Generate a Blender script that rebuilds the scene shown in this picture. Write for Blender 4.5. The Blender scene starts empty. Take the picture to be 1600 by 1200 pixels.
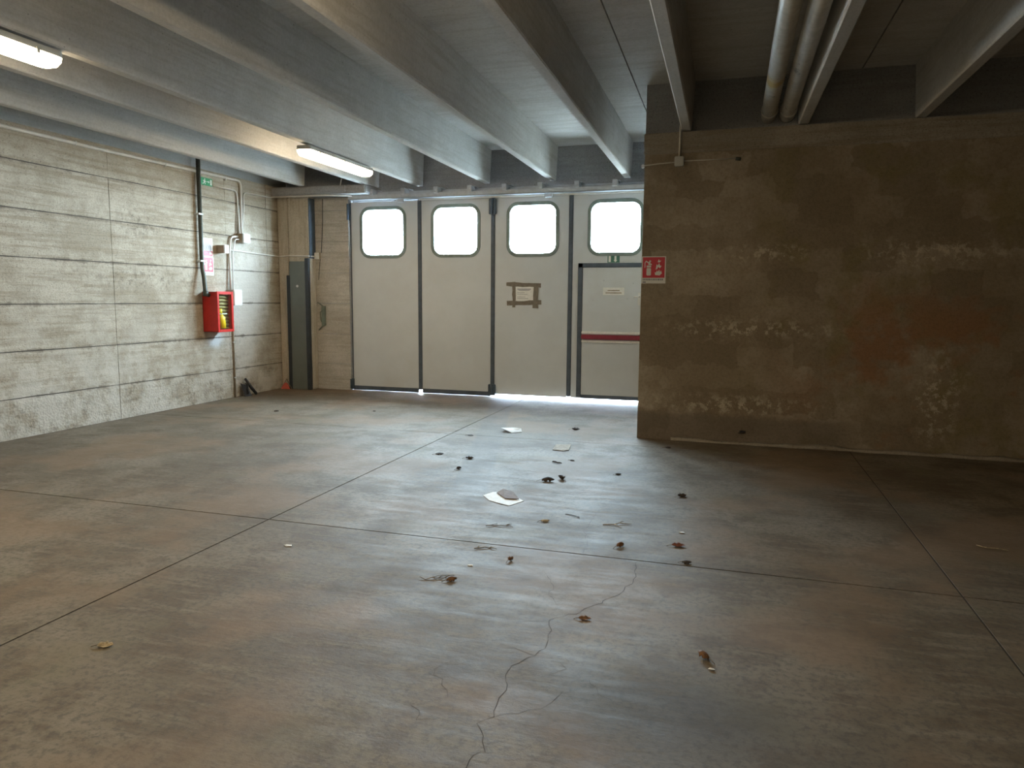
import bpy, bmesh, math, random
from mathutils import Vector, Matrix, noise

# ------------------------------------------------------------------ camera
SC = bpy.context.scene
COL = SC.collection
YAW, PITCH, ROLL = 0.294938, -0.1172945, 0.0078348
_f = Vector((-math.sin(YAW)*math.cos(PITCH), math.cos(YAW)*math.cos(PITCH), math.sin(PITCH)))
_r = Vector((math.cos(YAW), math.sin(YAW), 0))
_u = _r.cross(_f)
_r2 = _r*math.cos(ROLL) + _u*math.sin(ROLL)
_u2 = _u*math.cos(ROLL) - _r*math.sin(ROLL)
cam = bpy.data.objects.new('camera', bpy.data.cameras.new('camera'))
COL.objects.link(cam)
cam.data.sensor_width = 36.0
cam.data.lens = 1123.13/1600*36
cam.data.clip_start = 0.05
cam.matrix_world = Matrix(((_r2.x, _u2.x, -_f.x, 0), (_r2.y, _u2.y, -_f.y, 0), (_r2.z, _u2.z, -_f.z, 1.55), (0, 0, 0, 1)))
SC.camera = cam

# ------------------------------------------------------------------ sky and exposure
SKY_STRENGTH = 105.0
LAMP_STRENGTH = 29.0
world = bpy.data.worlds.new('World'); SC.world = world
world.use_nodes = True
_bg = world.node_tree.nodes['Background']
_bg.inputs[0].default_value = (0.66, 0.83, 1.0, 1)
_bg.inputs[1].default_value = SKY_STRENGTH
SC.view_settings.view_transform = 'Standard'
SC.view_settings.look = 'None'
SC.view_settings.exposure = 0.55
SC.view_settings.gamma = 1.0
SC.view_settings.use_curve_mapping = False
SC.cycles.max_bounces = 6
SC.cycles.diffuse_bounces = 4
SC.cycles.glossy_bounces = 3
SC.cycles.adaptive_threshold = 0.05
SC.cycles.sample_clamp_indirect = 8.0

GATE_Y = 10.85
WINDOWS = [(-5.527, 2.622), (-4.253, 2.622), (-2.984, 2.622), (-1.708, 2.622)]
WIN_W, WIN_H = 0.735, 0.735

def portal(name, loc, sx, sz):
    # sampling guide for the daylight entering through an opening (gives off no light itself)
    l = bpy.data.lights.new(name, 'AREA'); l.shape = 'RECTANGLE'; l.size = sx; l.size_y = sz
    l.cycles.is_portal = True
    o = bpy.data.objects.new(name, l); COL.objects.link(o)
    o.location = loc; o.rotation_euler = (-math.pi/2, 0, 0)     # -Z of the light looks to -Y (into the room)
    return o
for i, (wx, wz) in enumerate(WINDOWS):
    portal('daylight_portal', (wx, GATE_Y+0.10, wz), WIN_W+0.06, WIN_H+0.06)
portal('daylight_portal', (-2.4, GATE_Y+0.10, 0.04), 2.6, 0.10)

# ------------------------------------------------------------------ helpers
WORLD_ORG = {}
def worg(o): return WORLD_ORG.get(o.name, Vector((0, 0, 0)))
def tag(o, label=None, cat=None, group=None, kind=None):
    if label: o['label'] = label
    if cat: o['category'] = cat
    if group: o['group'] = group
    if kind: o['kind'] = kind
    return o
def thing(name, loc, label=None, cat=None, group=None, kind=None):
    o = bpy.data.objects.new(name, None); COL.objects.link(o)
    o.empty_display_size = 0.1
    o.location = loc; WORLD_ORG[o.name] = Vector(loc)
    return tag(o, label, cat, group, kind)

class MB:
    """collects shapes in world coordinates, builds one mesh object"""
    def __init__(s): s.v = []; s.f = []; s.sm = []
    def add(s, vs, fs, smooth=False):
        n = len(s.v); s.v += [Vector(a) for a in vs]
        s.f += [tuple(i+n for i in f) for f in fs]; s.sm += [smooth]*len(fs); return s
    def box(s, a, b, bev=0.0):
        (x0, y0, z0), (x1, y1, z1) = a, b
        x0, x1 = min(x0, x1), max(x0, x1); y0, y1 = min(y0, y1), max(y0, y1); z0, z1 = min(z0, z1), max(z0, z1)
        if bev <= 0:
            vs = [(x, y, z) for z in (z0, z1) for y in (y0, y1) for x in (x0, x1)]
            return s.add(vs, [(0, 2, 3, 1), (4, 5, 7, 6), (0, 1, 5, 4), (2, 6, 7, 3), (0, 4, 6, 2), (1, 3, 7, 5)])
        bm = bmesh.new()
        bmesh.ops.create_cube(bm, size=1, matrix=Matrix.Translation(((x0+x1)/2, (y0+y1)/2, (z0+z1)/2)) @ Matrix.Diagonal((x1-x0, y1-y0, z1-z0, 1)))
        bmesh.ops.bevel(bm, geom=bm.edges[:], offset=min(bev, 0.45*min(x1-x0, y1-y0, z1-z0)), segments=2, affect='EDGES')
        bm.verts.index_update()
        s.add([v.co.copy() for v in bm.verts], [[v.index for v in f.verts] for f in bm.faces]); bm.free(); return s
    def prism(s, poly, origin, ax, ay, depth):
        """2D polygon in the plane origin + u*ax + v*ay, extruded by the vector depth"""
        o, ax, ay, d = Vector(origin), Vector(ax), Vector(ay), Vector(depth)
        p = [o+ax*u+ay*v for u, v in poly]; n = len(p)
        if ax.cross(ay).dot(d) > 0: p = p[::-1]
        area = sum(poly[i][0]*poly[(i+1) % n][1]-poly[(i+1) % n][0]*poly[i][1] for i in range(n))
        if area < 0: p = p[::-1]
        fs = [tuple(range(n)), tuple(range(2*n-1, n-1, -1))] + [(i, i+n, (i+1) % n+n, (i+1) % n) for i in range(n)]
        return s.add(p+[q+d for q in p], fs)
    def ring(s, outer, inner, origin, ax, ay, depth):
        o, ax, ay, d = Vector(origin), Vector(ax), Vector(ay), Vector(depth)
        A = [o+ax*u+ay*v for u, v in outer]; B = [o+ax*u+ay*v for u, v in inner]; n = len(A)
        vs = A+B+[q+d for q in A]+[q+d for q in B]; fs = []
        for i in range(n):
            j = (i+1) % n
            fs += [(i, j, n+j, n+i), (2*n+j, 2*n+i, 3*n+i, 3*n+j), (j, i, 2*n+i, 2*n+j), (n+i, n+j, 3*n+j, 3*n+i)]
        return s.add(vs, fs)
    def tube(s, pts, r, seg=10, caps=True):
        pts = [Vector(p) for p in pts]; n = len(pts)
        rs = r if isinstance(r, (list, tuple)) else [r]*n
        t = [(pts[min(i+1, n-1)]-pts[max(i-1, 0)]).normalized() for i in range(n)]
        ref = Vector((0, 0, 1)) if abs(t[0].z) < 0.9 else Vector((1, 0, 0))
        u = (ref - t[0]*ref.dot(t[0])).normalized(); vs = []; fs = []
        for i in range(n):
            u = (u - t[i]*u.dot(t[i])).normalized(); w = t[i].cross(u)
            for k in range(seg):
                a = 2*math.pi*k/seg; vs.append(pts[i]+(u*math.cos(a)+w*math.sin(a))*rs[i])
        for i in range(n-1):
            for k in range(seg):
                a, b = i*seg+k, i*seg+(k+1) % seg
                fs.append((a, b, b+seg, a+seg))
        s.add(vs, fs, True)
        if caps:
            m = len(s.v)-len(vs)
            s.f += [tuple(m+k for k in range(seg))[::-1], tuple(m+(n-1)*seg+k for k in range(seg))]; s.sm += [False, False]
        return s
    def build(s, name, mat, parent=None, origin=None, **kw):
        lo = Vector([min(v[i] for v in s.v) for i in range(3)]); hi = Vector([max(v[i] for v in s.v) for i in range(3)])
        c = Vector(origin) if origin else Vector(((lo.x+hi.x)/2, (lo.y+hi.y)/2, lo.z if parent is None else (lo.z+hi.z)/2))
        me = bpy.data.meshes.new(name); me.from_pydata([tuple(v-c) for v in s.v], [], s.f)
        bm = bmesh.new(); bm.from_mesh(me); bmesh.ops.recalc_face_normals(bm, faces=bm.faces[:]); bm.to_mesh(me); bm.free()
        me.polygons.foreach_set('use_smooth', s.sm)
        me.materials.append(mat); me.update()
        o = bpy.data.objects.new(name, me); COL.objects.link(o)
        o.parent = parent; o.location = c-(worg(parent) if parent else Vector((0, 0, 0)))
        WORLD_ORG[o.name] = c
        return tag(o, **kw)

def bend(pts, r=0.05, n=5):
    """round the corners of a polyline"""
    pts = [Vector(p) for p in pts]; out = [pts[0]]
    for i in range(1, len(pts)-1):
        a, b, c = pts[i-1], pts[i], pts[i+1]
        d1 = (a-b); d2 = (c-b); q = min(r, d1.length*0.45, d2.length*0.45)
        p0, p2 = b+d1.normalized()*q, b+d2.normalized()*q
        for k in range(n+1):
            t = k/n; out.append(p0*(1-t)**2+b*2*t*(1-t)+p2*t*t)
    return out+[pts[-1]]
def rrect(w, h, r, n=6, cx=0, cy=0):
    p = []
    for sx, sy, a0 in ((1, 1, 0), (-1, 1, 90), (-1, -1, 180), (1, -1, 270)):
        for k in range(n+1):
            a = math.radians(a0+90*k/n); p.append((cx+sx*(w/2-r)+r*math.cos(a), cy+sy*(h/2-r)+r*math.sin(a)))
    return p
def circle(r, n=24, cx=0, cy=0): return [(cx+r*math.cos(2*math.pi*k/n), cy+r*math.sin(2*math.pi*k/n)) for k in range(n)]

# ------------------------------------------------------------------ materials
class NT:
    def __init__(s, name):
        s.m = bpy.data.materials.new(name); s.m.use_nodes = True
        s.t = s.m.node_tree; s.b = s.t.nodes['Principled BSDF']; s.out = s.t.nodes['Material Output']
        s.pos = None
    def n(s, typ, ins=None, **kw):
        q = s.t.nodes.new(typ)
        for k, v in kw.items(): setattr(q, k, v)
        for k, v in (ins or {}).items():
            if hasattr(v, 'is_output') or isinstance(v, bpy.types.NodeSocket): s.t.links.new(v, q.inputs[k])
            else: q.inputs[k].default_value = v
        return q
    def P(s, scale=(1, 1, 1), loc=(0, 0, 0)):
        if s.pos is None: s.pos = s.n('ShaderNodeNewGeometry').outputs['Position']
        return s.n('ShaderNodeMapping', {0: s.pos, 'Scale': scale, 'Location': loc}).outputs[0]
    def noise(s, scale, detail=6, rough=0.6, vec=None, dist=0.0):
        return s.n('ShaderNodeTexNoise', {'Vector': vec or s.P(), 'Scale': scale, 'Detail': detail, 'Roughness': rough, 'Distortion': dist}).outputs[0]
    def ramp(s, fac, a, b, lo=0.0, hi=1.0):
        q = s.n('ShaderNodeMapRange', {0: fac, 1: a, 2: b, 3: lo, 4: hi}); q.interpolation_type = 'SMOOTHSTEP'; return q.outputs[0]
    def math(s, op, a, b=0.0, c=None):
        ins = {0: a, 1: b}
        if c is not None: ins[2] = c
        q = s.n('ShaderNodeMath', ins, operation=op); return q.outputs[0]
    def mix(s, fac, a, b, mode='MIX'):
        q = s.n('ShaderNodeMix', data_type='RGBA', blend_type=mode)
        for i, v in ((0, fac), (6, a), (7, b)):
            if isinstance(v, bpy.types.NodeSocket): s.t.links.new(v, q.inputs[i])
            else: q.inputs[i].default_value = v if i == 0 else (*v[:3], 1)
        return q.outputs[2]
    def xyz(s): 
        s.P(); return s.n('ShaderNodeSeparateXYZ', {0: s.pos}).outputs
    def near(s, p, r0, r1, warp=None, stretch=(1, 1, 1)):
        """1 inside r0, 0 outside r1 of a point, edge broken by a noise value"""
        v = s.n('ShaderNodeVectorMath', {0: s.P(), 1: p}, operation='SUBTRACT').outputs[0]
        v = s.n('ShaderNodeVectorMath', {0: v, 1: stretch}, operation='MULTIPLY').outputs[0]
        d = s.n('ShaderNodeVectorMath', {0: v}, operation='LENGTH').outputs['Value']
        if warp is not None: d = s.math('ADD', d, s.math('MULTIPLY', s.math('SUBTRACT', warp, 0.5), (r1+r0)*0.9))
        return s.ramp(d, r0, r1, 1.0, 0.0)
    def bump(s, h, strength=0.5, dist=0.01, prev=None):
        ins = {'Height': h, 'Strength': strength, 'Distance': dist}
        if prev is not None: ins['Normal'] = prev
        return s.n('ShaderNodeBump', ins).outputs[0]
    def set(s, **kw):
        for k, v in kw.items():
            k = {'color': 'Base Color', 'rough': 'Roughness', 'metal': 'Metallic', 'normal': 'Normal', 'spec': 'Specular IOR Level'}.get(k, k)
            if isinstance(v, bpy.types.NodeSocket): s.t.links.new(v, s.b.inputs[k])
            else: s.b.inputs[k].default_value = (*v[:3], 1) if isinstance(v, (tuple, list)) else v
        return s.m

def plain(name, c, rough=0.6, metal=0.0, var=0.12, scale=9.0, dirt=None):
    t = NT(name); n1 = t.noise(scale, 5, 0.65)
    d = tuple(x*(1-var*2) for x in c)
    col = t.mix(t.ramp(n1, 0.35, 0.65), d, c)
    if dirt: col = t.mix(t.ramp(t.noise(scale*0.4, 5, 0.7), 0.52, 0.72, 0, 0.6), col, dirt)
    return t.set(color=col, rough=rough, metal=metal)

def concrete(name, c, c2, stain, axis='y', pit=1.0, special=None, rough=0.9):
    t = NT(name)
    st = {'y': (3, 0.35, 6), 'x': (0.35, 3, 6), 'z': (5, 5, 0.5)}[axis]
    big = t.noise(1.4, 5, 0.72)
    streak = t.noise(3.0, 5, 0.7, t.P(st), 0.3)
    fine = t.noise(38, 4, 0.7)
    pits = t.n('ShaderNodeTexVoronoi', {'Vector': t.P((1, 1, 1.4)), 'Scale': 26.0, 'Randomness': 1.0}).outputs['Distance']
    col = t.mix(t.ramp(big, 0.40, 0.62), c, c2)
    col = t.mix(t.ramp(streak, 0.44, 0.66, 0, 0.75), col, stain)
    col = t.mix(t.ramp(fine, 0.35, 0.7, 0, 0.22), col, tuple(x*0.45 for x in c))
    rag = t.noise(7, 5, 0.75)
    if pit >= 0.3:
        spk = t.noise(55, 3, 0.8, t.P((1, 1, 1.6)))
        col = t.mix(t.ramp(spk, 0.57, 0.66, 0, 0.85), col, tuple(x*0.36 for x in c))
        col = t.mix(t.ramp(spk, 0.40, 0.30, 0, 0.5), col, tuple(min(1, x*1.45) for x in c))
    col = t.mix(t.math('MULTIPLY', t.ramp(pits, 0.05, 0.24, 1, 0), t.ramp(rag, 0.52, 0.66, 0, 0.9)), col, tuple(x*0.25 for x in c))
    h = t.math('ADD', t.math('MULTIPLY', streak, 0.35), t.math('MULTIPLY', fine, 0.22))
    h = t.math('MULTIPLY_ADD', rag, 0.55, h)
    if special: col, h = special(t, col, h, rag, fine)
    if pit < 0.3: return t.set(color=col, rough=rough, spec=0.25)
    return t.set(color=col, rough=rough, normal=t.bump(h, 0.6*pit, 0.02), spec=0.25)

def left_special(t, col, nrm, rag, fine):  # nrm: height
    x, y, z = t.xyz()
    # honeycombed patches with exposed gravel, dark joint bleeding, whitish efflorescence low down
    pebble = t.n('ShaderNodeTexVoronoi', {'Vector': t.P(), 'Scale': 34.0}).outputs['Distance']
    p1 = t.near((-7.36, 9.42, 0.9), 0.03, 0.30, rag, (1, 1.0, 0.16))
    p2 = t.near((-7.36, 7.62, 2.47), 0.05, 0.42, rag, (1, 0.8, 1.4))
    p3 = t.ramp(z, 0.38, 0.46, 0.75, 0)
    p4 = t.math('MULTIPLY', t.near((-7.36, 7.6, 1.78), 0.2, 1.9, rag, (1, 1, 7.0)), 0.8)
    m = t.math('MAXIMUM', t.math('MAXIMUM', p1, p2), t.math('MAXIMUM', p3, p4))
    crust = t.math('MULTIPLY', m, t.ramp(t.noise(16, 5, 0.8), 0.50, 0.62))
    col = t.mix(t.math('MULTIPLY', crust, 0.62), col, (0.10, 0.085, 0.065))
    low = t.math('MULTIPLY', t.ramp(z, 0.2, 1.9, 0.55, 0.0), t.ramp(t.noise(2.2, 4, 0.7), 0.4, 0.62))
    col = t.mix(low, col, (0.62, 0.59, 0.53))
    pale = t.math('MULTIPLY', t.near((-7.36, 9.75, 1.5), 0.25, 1.15, rag, (1, 1.4, 0.75)), 0.5)  # brighter light near the corner, painted into the wall colour
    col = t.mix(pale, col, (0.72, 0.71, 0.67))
    col = t.mix(t.math('MULTIPLY', t.near((-7.36, 8.98, 0.93), 0.05, 0.20, rag, (1, 0.8, 1.2)), 0.8), col, (0.72, 0.74, 0.76))  # light reflected onto the wall below the cabinet, painted as a pale spot
    # dark edges along the casting joints
    jz = t.math('PINGPONG', t.math('ADD', z, 0.066), 0.2535)
    jz = t.ramp(t.math('ADD', jz, t.math('MULTIPLY', t.math('SUBTRACT', rag, 0.5), 0.11)), 0.0, 0.030, 0.8, 0)
    jz = t.math('MULTIPLY', jz, t.ramp(t.noise(2.5, 4, 0.7), 0.35, 0.65, 0.15, 1.0))
    col = t.mix(jz, col, (0.15, 0.125, 0.095))
    return col, t.math('MULTIPLY_ADD', pebble, t.ramp(z, 0.38, 0.46, 0.28, 0.0), nrm)

def floor_mat():
    t = NT('floor_concrete')
    x, y, z = t.xyz()
    big = t.noise(0.55, 4, 0.6, None, 0.4); mid = t.noise(2.4, 5, 0.68); fine = t.noise(30, 4, 0.75)
    sweep = t.noise(5.0, 5, 0.75, t.P((0.45, 2.4, 1)))
    col = t.mix(t.ramp(big, 0.40, 0.60), (0.122, 0.099, 0.068), (0.198, 0.168, 0.126))
    col = t.mix(t.ramp(mid, 0.45, 0.60, 0, 0.8), col, (0.105, 0.078, 0.050))
    col = t.mix(t.ramp(sweep, 0.46, 0.66, 0, 0.55), col, (0.235, 0.205, 0.16))
    col = t.mix(t.ramp(fine, 0.45, 0.64, 0, 0.6), col, (0.070, 0.064, 0.05))
    g = t.ramp(t.noise(1.3, 5, 0.6, t.P((1, 1, 1), (7, 3, 0))), 0.55, 0.7, 0, 0.35)
    col = t.mix(g, col, (0.165, 0.15, 0.088))
    warm = t.ramp(t.noise(0.9, 5, 0.6, t.P((1, 1, 1), (2, 9, 0))), 0.46, 0.62, 0, 0.55)
    col = t.mix(warm, col, (0.21, 0.145, 0.09))
    # old stains
    oil = t.math('MULTIPLY', t.near((-0.15, 2.62, 0), 0.05, 0.62, mid, (0.75, 1.2, 0)), 0.72)
    oil2 = t.math('MULTIPLY', t.near((0.35, 2.3, 0), 0.05, 0.55, mid, (0.6, 1.2, 0)), 0.5)
    col = t.mix(t.math('MAXIMUM', oil, oil2), col, (0.05, 0.045, 0.038))
    for p in ((-1.048, 2.655, 0), (-1.98, 3.27, 0), (-1.07, 3.72, 0), (-1.62, 3.2, 0)):
        col = t.mix(t.math('MULTIPLY', t.near(p, 0.02, 0.11, mid, (0.8, 1.1, 0)), 0.42), col, (0.062, 0.052, 0.042))
    # swept tyre track running towards the gate
    bx = t.math('ADD', x, t.math('MULTIPLY', y, 0.26))
    band = t.math('MULTIPLY', t.ramp(t.math('ABSOLUTE', t.math('SUBTRACT', bx, -0.60)), 0.13, 0.19, 1, 0), t.ramp(mid, 0.3, 0.6, 0.25, 0.6))
    band = t.math('MULTIPLY', band, t.ramp(y, 4.6, 5.6, 0, 1))
    col = t.mix(band, col, (0.10, 0.092, 0.08))
    # hairline map cracking in the worn zone in front of the camera
    wv = t.n('ShaderNodeVectorMath', {0: t.P(), 1: t.n('ShaderNodeVectorMath', {0: t.n('ShaderNodeTexNoise', {'Vector': t.P(), 'Scale': 4.0, 'Detail': 5.0}).outputs[1], 'Scale': 0.35}, operation='SCALE').outputs[0]}, operation='ADD').outputs[0]
    cr = t.n('ShaderNodeTexVoronoi', {'Vector': wv, 'Scale': 5.0}, feature='DISTANCE_TO_EDGE').outputs['Distance']
    zone = t.near((-0.85, 2.5, 0), 0.25, 0.95, mid, (1, 0.9, 0))
    crk = t.math('MULTIPLY', t.ramp(cr, 0.0, 0.012, 1, 0), t.math('MULTIPLY', zone, t.ramp(t.noise(3, 3), 0.45, 0.6)))
    col = t.mix(t.math('MULTIPLY', crk, 0.6), col, (0.07, 0.06, 0.05))
    rough = t.ramp(t.math('ADD', t.math('MULTIPLY', sweep, 0.6), t.math('MULTIPLY', mid, 0.4)), 0.3, 0.7, 0.55, 0.76)
    nrm = t.bump(t.math('MULTIPLY_ADD', fine, 0.8, sweep), 0.22, 0.01)
    return t.set(color=col, rough=rough, normal=nrm, spec=0.32)

def damp_plaster():
    t = NT('damp_plaster')
    x, y, z = t.xyz()
    warp = t.noise(6, 5, 0.75); big = t.noise(0.9, 4, 0.65); fine = t.noise(32, 4, 0.75)
    v = t.n('ShaderNodeCombineXYZ', {0: x, 1: z, 2: 0.0}).outputs[0]
    wv = t.n('ShaderNodeVectorMath', {0: v, 1: t.n('ShaderNodeVectorMath', {0: t.n('ShaderNodeTexNoise', {'Vector': t.P(), 'Scale': 5.0, 'Detail': 6.0}).outputs[1], 'Scale': 0.30}, operation='SCALE').outputs[0]}, operation='ADD').outputs[0]
    br = t.n('ShaderNodeTexBrick', {'Vector': wv, 'Color1': (0, 0, 0, 1), 'Color2': (1, 1, 1, 1), 'Mortar': (0.5, 0.5, 0.5, 1), 'Scale': 1.0, 'Mortar Size': 0.004, 'Brick Width': 0.5, 'Row Height': 0.25, 'Bias': 0.0}).outputs[0]
    br = t.n('ShaderNodeSeparateColor', {0: br}).outputs[0]
    col = t.mix(t.ramp(big, 0.35, 0.66), (0.30, 0.245, 0.175), (0.43, 0.37, 0.29))
    blk = t.ramp(t.math('ADD', t.math('MULTIPLY', br, 0.5), t.math('MULTIPLY', warp, 0.6)), 0.35, 0.75, 0, 0.6)
    col = t.mix(blk, col, (0.22, 0.175, 0.12))
    green = t.math('MULTIPLY', t.ramp(t.noise(1.4, 4, 0.65, t.P((1, 1, 1), (4, 0, 2))), 0.5, 0.64), t.ramp(x, -0.4, 1.0, 0, 0.6))
    col = t.mix(green, col, (0.25, 0.21, 0.10))
    rust = t.math('MULTIPLY', t.ramp(t.noise(1.2, 4, 0.7, t.P((1, 1, 1), (11, 0, 5))), 0.49, 0.62), t.math('MULTIPLY', t.ramp(x, 0.2, 1.5, 0, 0.85), t.ramp(z, 1.2, 2.0, 1, 0.1)))
    col = t.mix(rust, col, (0.33, 0.18, 0.10))
    # salt bloom: broken pale crusts in rows
    sb = t.ramp(t.noise(9, 5, 0.8), 0.50, 0.58)
    row = t.math('MAXIMUM', t.near((0.2, 8.1, 1.25), 0.1, 1.3, warp, (1, 0, 8)), t.near((0.1, 8.1, 0.42), 0.1, 1.2, warp, (0.9, 0, 7)))
    row = t.math('MAXIMUM', row, t.near((2.0, 8.1, 0.6), 0.1, 0.8, warp, (2.5, 0, 1.2)))
    row = t.math('MAXIMUM', row, t.near((1.9, 8.1, 2.05), 0.1, 0.9, warp, (1, 0, 4)))
    row = t.math('MAXIMUM', row, t.near((0.3, 8.1, 2.05), 0.1, 0.8, warp, (1, 0, 6)))
    salt = t.math('MULTIPLY', sb, row)
    col = t.mix(t.math('MULTIPLY', salt, 0.85), col, (0.60, 0.53, 0.41))
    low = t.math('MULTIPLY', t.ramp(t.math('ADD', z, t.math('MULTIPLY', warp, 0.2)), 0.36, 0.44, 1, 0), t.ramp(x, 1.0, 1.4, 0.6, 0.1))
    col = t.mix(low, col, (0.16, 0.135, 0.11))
    col = t.mix(t.ramp(fine, 0.4, 0.75, 0, 0.3), col, (0.08, 0.065, 0.045))
    nrm = t.bump(t.math('MULTIPLY_ADD', fine, 0.35, warp), 0.5, 0.02)
    return t.set(color=col, rough=0.9, normal=nrm, spec=0.2)

M = {}
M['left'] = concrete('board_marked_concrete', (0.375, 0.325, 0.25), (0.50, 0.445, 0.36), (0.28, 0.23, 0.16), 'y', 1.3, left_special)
M['joint'] = plain('dark_joint', (0.055, 0.046, 0.037), 0.95)
M['back'] = concrete('gate_side_concrete', (0.47, 0.44, 0.39), (0.57, 0.54, 0.49), (0.38, 0.34, 0.285), 'x', 1.0)
M['pillar'] = concrete('pillar_concrete', (0.48, 0.43, 0.345), (0.55, 0.49, 0.40), (0.40, 0.335, 0.25), 'z', 0.7)
M['deck'] = concrete('precast_concrete', (0.50, 0.495, 0.475), (0.57, 0.565, 0.545), (0.45, 0.435, 0.40), 'x', 0.25)
M['rib'] = concrete('rib_concrete', (0.50, 0.495, 0.475), (0.57, 0.565, 0.545), (0.45, 0.435, 0.40), 'y', 0.25)
M['lintel'] = concrete('lintel_concrete', (0.33, 0.335, 0.345), (0.39, 0.395, 0.405), (0.30, 0.30, 0.30), 'x', 0.4)
M['floor'] = floor_mat()
M['plaster'] = damp_plaster()
M['band'] = concrete('tie_beam_concrete', (0.34, 0.305, 0.25), (0.42, 0.38, 0.32), (0.27, 0.23, 0.175), 'x', 0.5)
M['outside'] = plain('outdoor_paving', (0.55, 0.54, 0.52), 0.9)
M['gate'] = plain('gate_cream_sheet', (0.63, 0.665, 0.70), 0.5, 0, 0.03, 2.0, (0.57, 0.58, 0.58))
M['rubber'] = plain('blue_grey_rubber', (0.085, 0.11, 0.145), 0.6)
M['gasket'] = plain('green_grey_gasket', (0.22, 0.28, 0.265), 0.5)
M['steelgrey'] = plain('track_steel', (0.55, 0.58, 0.62), 0.5, 0.0, 0.08)
M['hinge'] = plain('hinge_steel', (0.08, 0.11, 0.145), 0.5, 0.3)
M['white'] = plain('white_plastic', (0.78, 0.78, 0.76), 0.45, 0, 0.04)
M['greybox'] = plain('grey_plastic', (0.55, 0.55, 0.52), 0.5, 0, 0.05)
M['tan'] = plain('dirty_tan_plastic', (0.36, 0.29, 0.20), 0.6)
M['conduit'] = plain('grey_conduit', (0.66, 0.63, 0.57), 0.45, 0, 0.06)
M['darkpipe'] = plain('dark_green_pipe', (0.075, 0.085, 0.070), 0.5, 0.2, 0.15, 20)
M['red'] = plain('red_enamel', (0.62, 0.035, 0.03), 0.35, 0, 0.08)
M['signred'] = plain('sign_red', (0.62, 0.03, 0.06), 0.45, 0, 0.03)
M['signgreen'] = plain('sign_green', (0.02, 0.26, 0.10), 0.45, 0, 0.03)
M['signdull'] = plain('faded_sign_green', (0.07, 0.20, 0.16), 0.5, 0, 0.03)
M['signwhite'] = plain('sign_white', (0.80, 0.80, 0.78), 0.5, 0, 0.02)
M['ink'] = plain('grey_print', (0.30, 0.30, 0.33), 0.6, 0, 0.05)
M['yellow'] = plain('yellow_plastic', (0.85, 0.62, 0.02), 0.4, 0, 0.05)
M['bars'] = plain('brass_hose', (0.42, 0.34, 0.13), 0.6)
M['inner'] = plain('cabinet_inside', (0.30, 0.16, 0.07), 0.7)
M['doorgreen'] = plain('grey_green_door', (0.14, 0.16, 0.145), 0.45, 0, 0.06, 3)
M['doordark'] = plain('dark_door_edge', (0.035, 0.045, 0.055), 0.5)
M['bracket'] = plain('green_grey_bracket', (0.17, 0.21, 0.17), 0.5)
M['barred'] = plain('push_bar_red', (0.30, 0.03, 0.06), 0.4)
M['tape'] = plain('brown_tape', (0.22, 0.19, 0.155), 0.4, 0, 0.15, 25)
M['paper'] = plain('paper', (0.86, 0.86, 0.84), 0.7, 0, 0.05, 20)
M['card'] = plain('cardboard', (0.40, 0.34, 0.26), 0.8, 0, 0.2, 30)
M['brown'] = plain('brown_board', (0.20, 0.13, 0.09), 0.7, 0, 0.15, 30)
M['black'] = plain('black_plastic', (0.022, 0.022, 0.024), 0.5)
M['orange'] = plain('orange_red_plastic', (0.62, 0.13, 0.09), 0.5)
M['leafdark'] = plain('dark_dry_leaf', (0.055, 0.040, 0.030), 0.8, 0, 0.25, 60)
M['leafbrown'] = plain('brown_dry_leaf', (0.20, 0.095, 0.035), 0.7, 0, 0.3, 60)
M['leafred'] = plain('reddish_dry_leaf', (0.24, 0.09, 0.06), 0.7, 0, 0.3, 60)
M['leafpale'] = plain('pale_dry_leaf', (0.46, 0.38, 0.25), 0.8, 0, 0.25, 60)
M['twig'] = plain('dry_twig', (0.22, 0.17, 0.11), 0.85, 0, 0.2, 60)
M['crack'] = plain('dark_crack', (0.06, 0.05, 0.042), 0.95)  # plain dark colour of the floor cracks
M['lamphouse'] = plain('lamp_housing', (0.38, 0.39, 0.37), 0.5, 0, 0.05)

def pipe_mat():
    t = NT('painted_steel_pipe')
    n1 = t.noise(9, 4, 0.7); n2 = t.noise(3.2, 4, 0.7, t.P((1, 0.6, 1)))
    col = t.mix(t.ramp(n1, 0.35, 0.65), (0.50, 0.475, 0.42), (0.62, 0.59, 0.53))
    col = t.mix(t.ramp(n2, 0.60, 0.66, 0, 0.8), col, (0.13, 0.11, 0.085))
    col = t.mix(t.near((0.25, 6.72, 3.40), 0.05, 0.16, n1), col, (0.52, 0.36, 0.10))
    return t.set(color=col, rough=0.42, normal=t.bump(n1, 0.25, 0.006))
M['pipe'] = pipe_mat()

def pane_mat():
    t = NT('clear_pane')
    tr = t.n('ShaderNodeBsdfTransparent', {0: (0.95, 0.98, 0.97, 1)}); gl = t.n('ShaderNodeBsdfGlossy', {0: (1, 1, 1, 1), 'Roughness': 0.05})
    mx = t.n('ShaderNodeMixShader', {0: 0.05, 1: tr.outputs[0], 2: gl.outputs[0]})
    t.t.links.new(mx.outputs[0], t.out.inputs[0]); return t.m
M['pane'] = pane_mat()
def lamp_mat():
    t = NT('lit_diffuser')
    return t.set(color=(0.9, 0.88, 0.8), rough=0.4, **{'Emission Color': (1.0, 0.78, 0.50), 'Emission Strength': LAMP_STRENGTH})
M['lampglow'] = lamp_mat()

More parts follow.
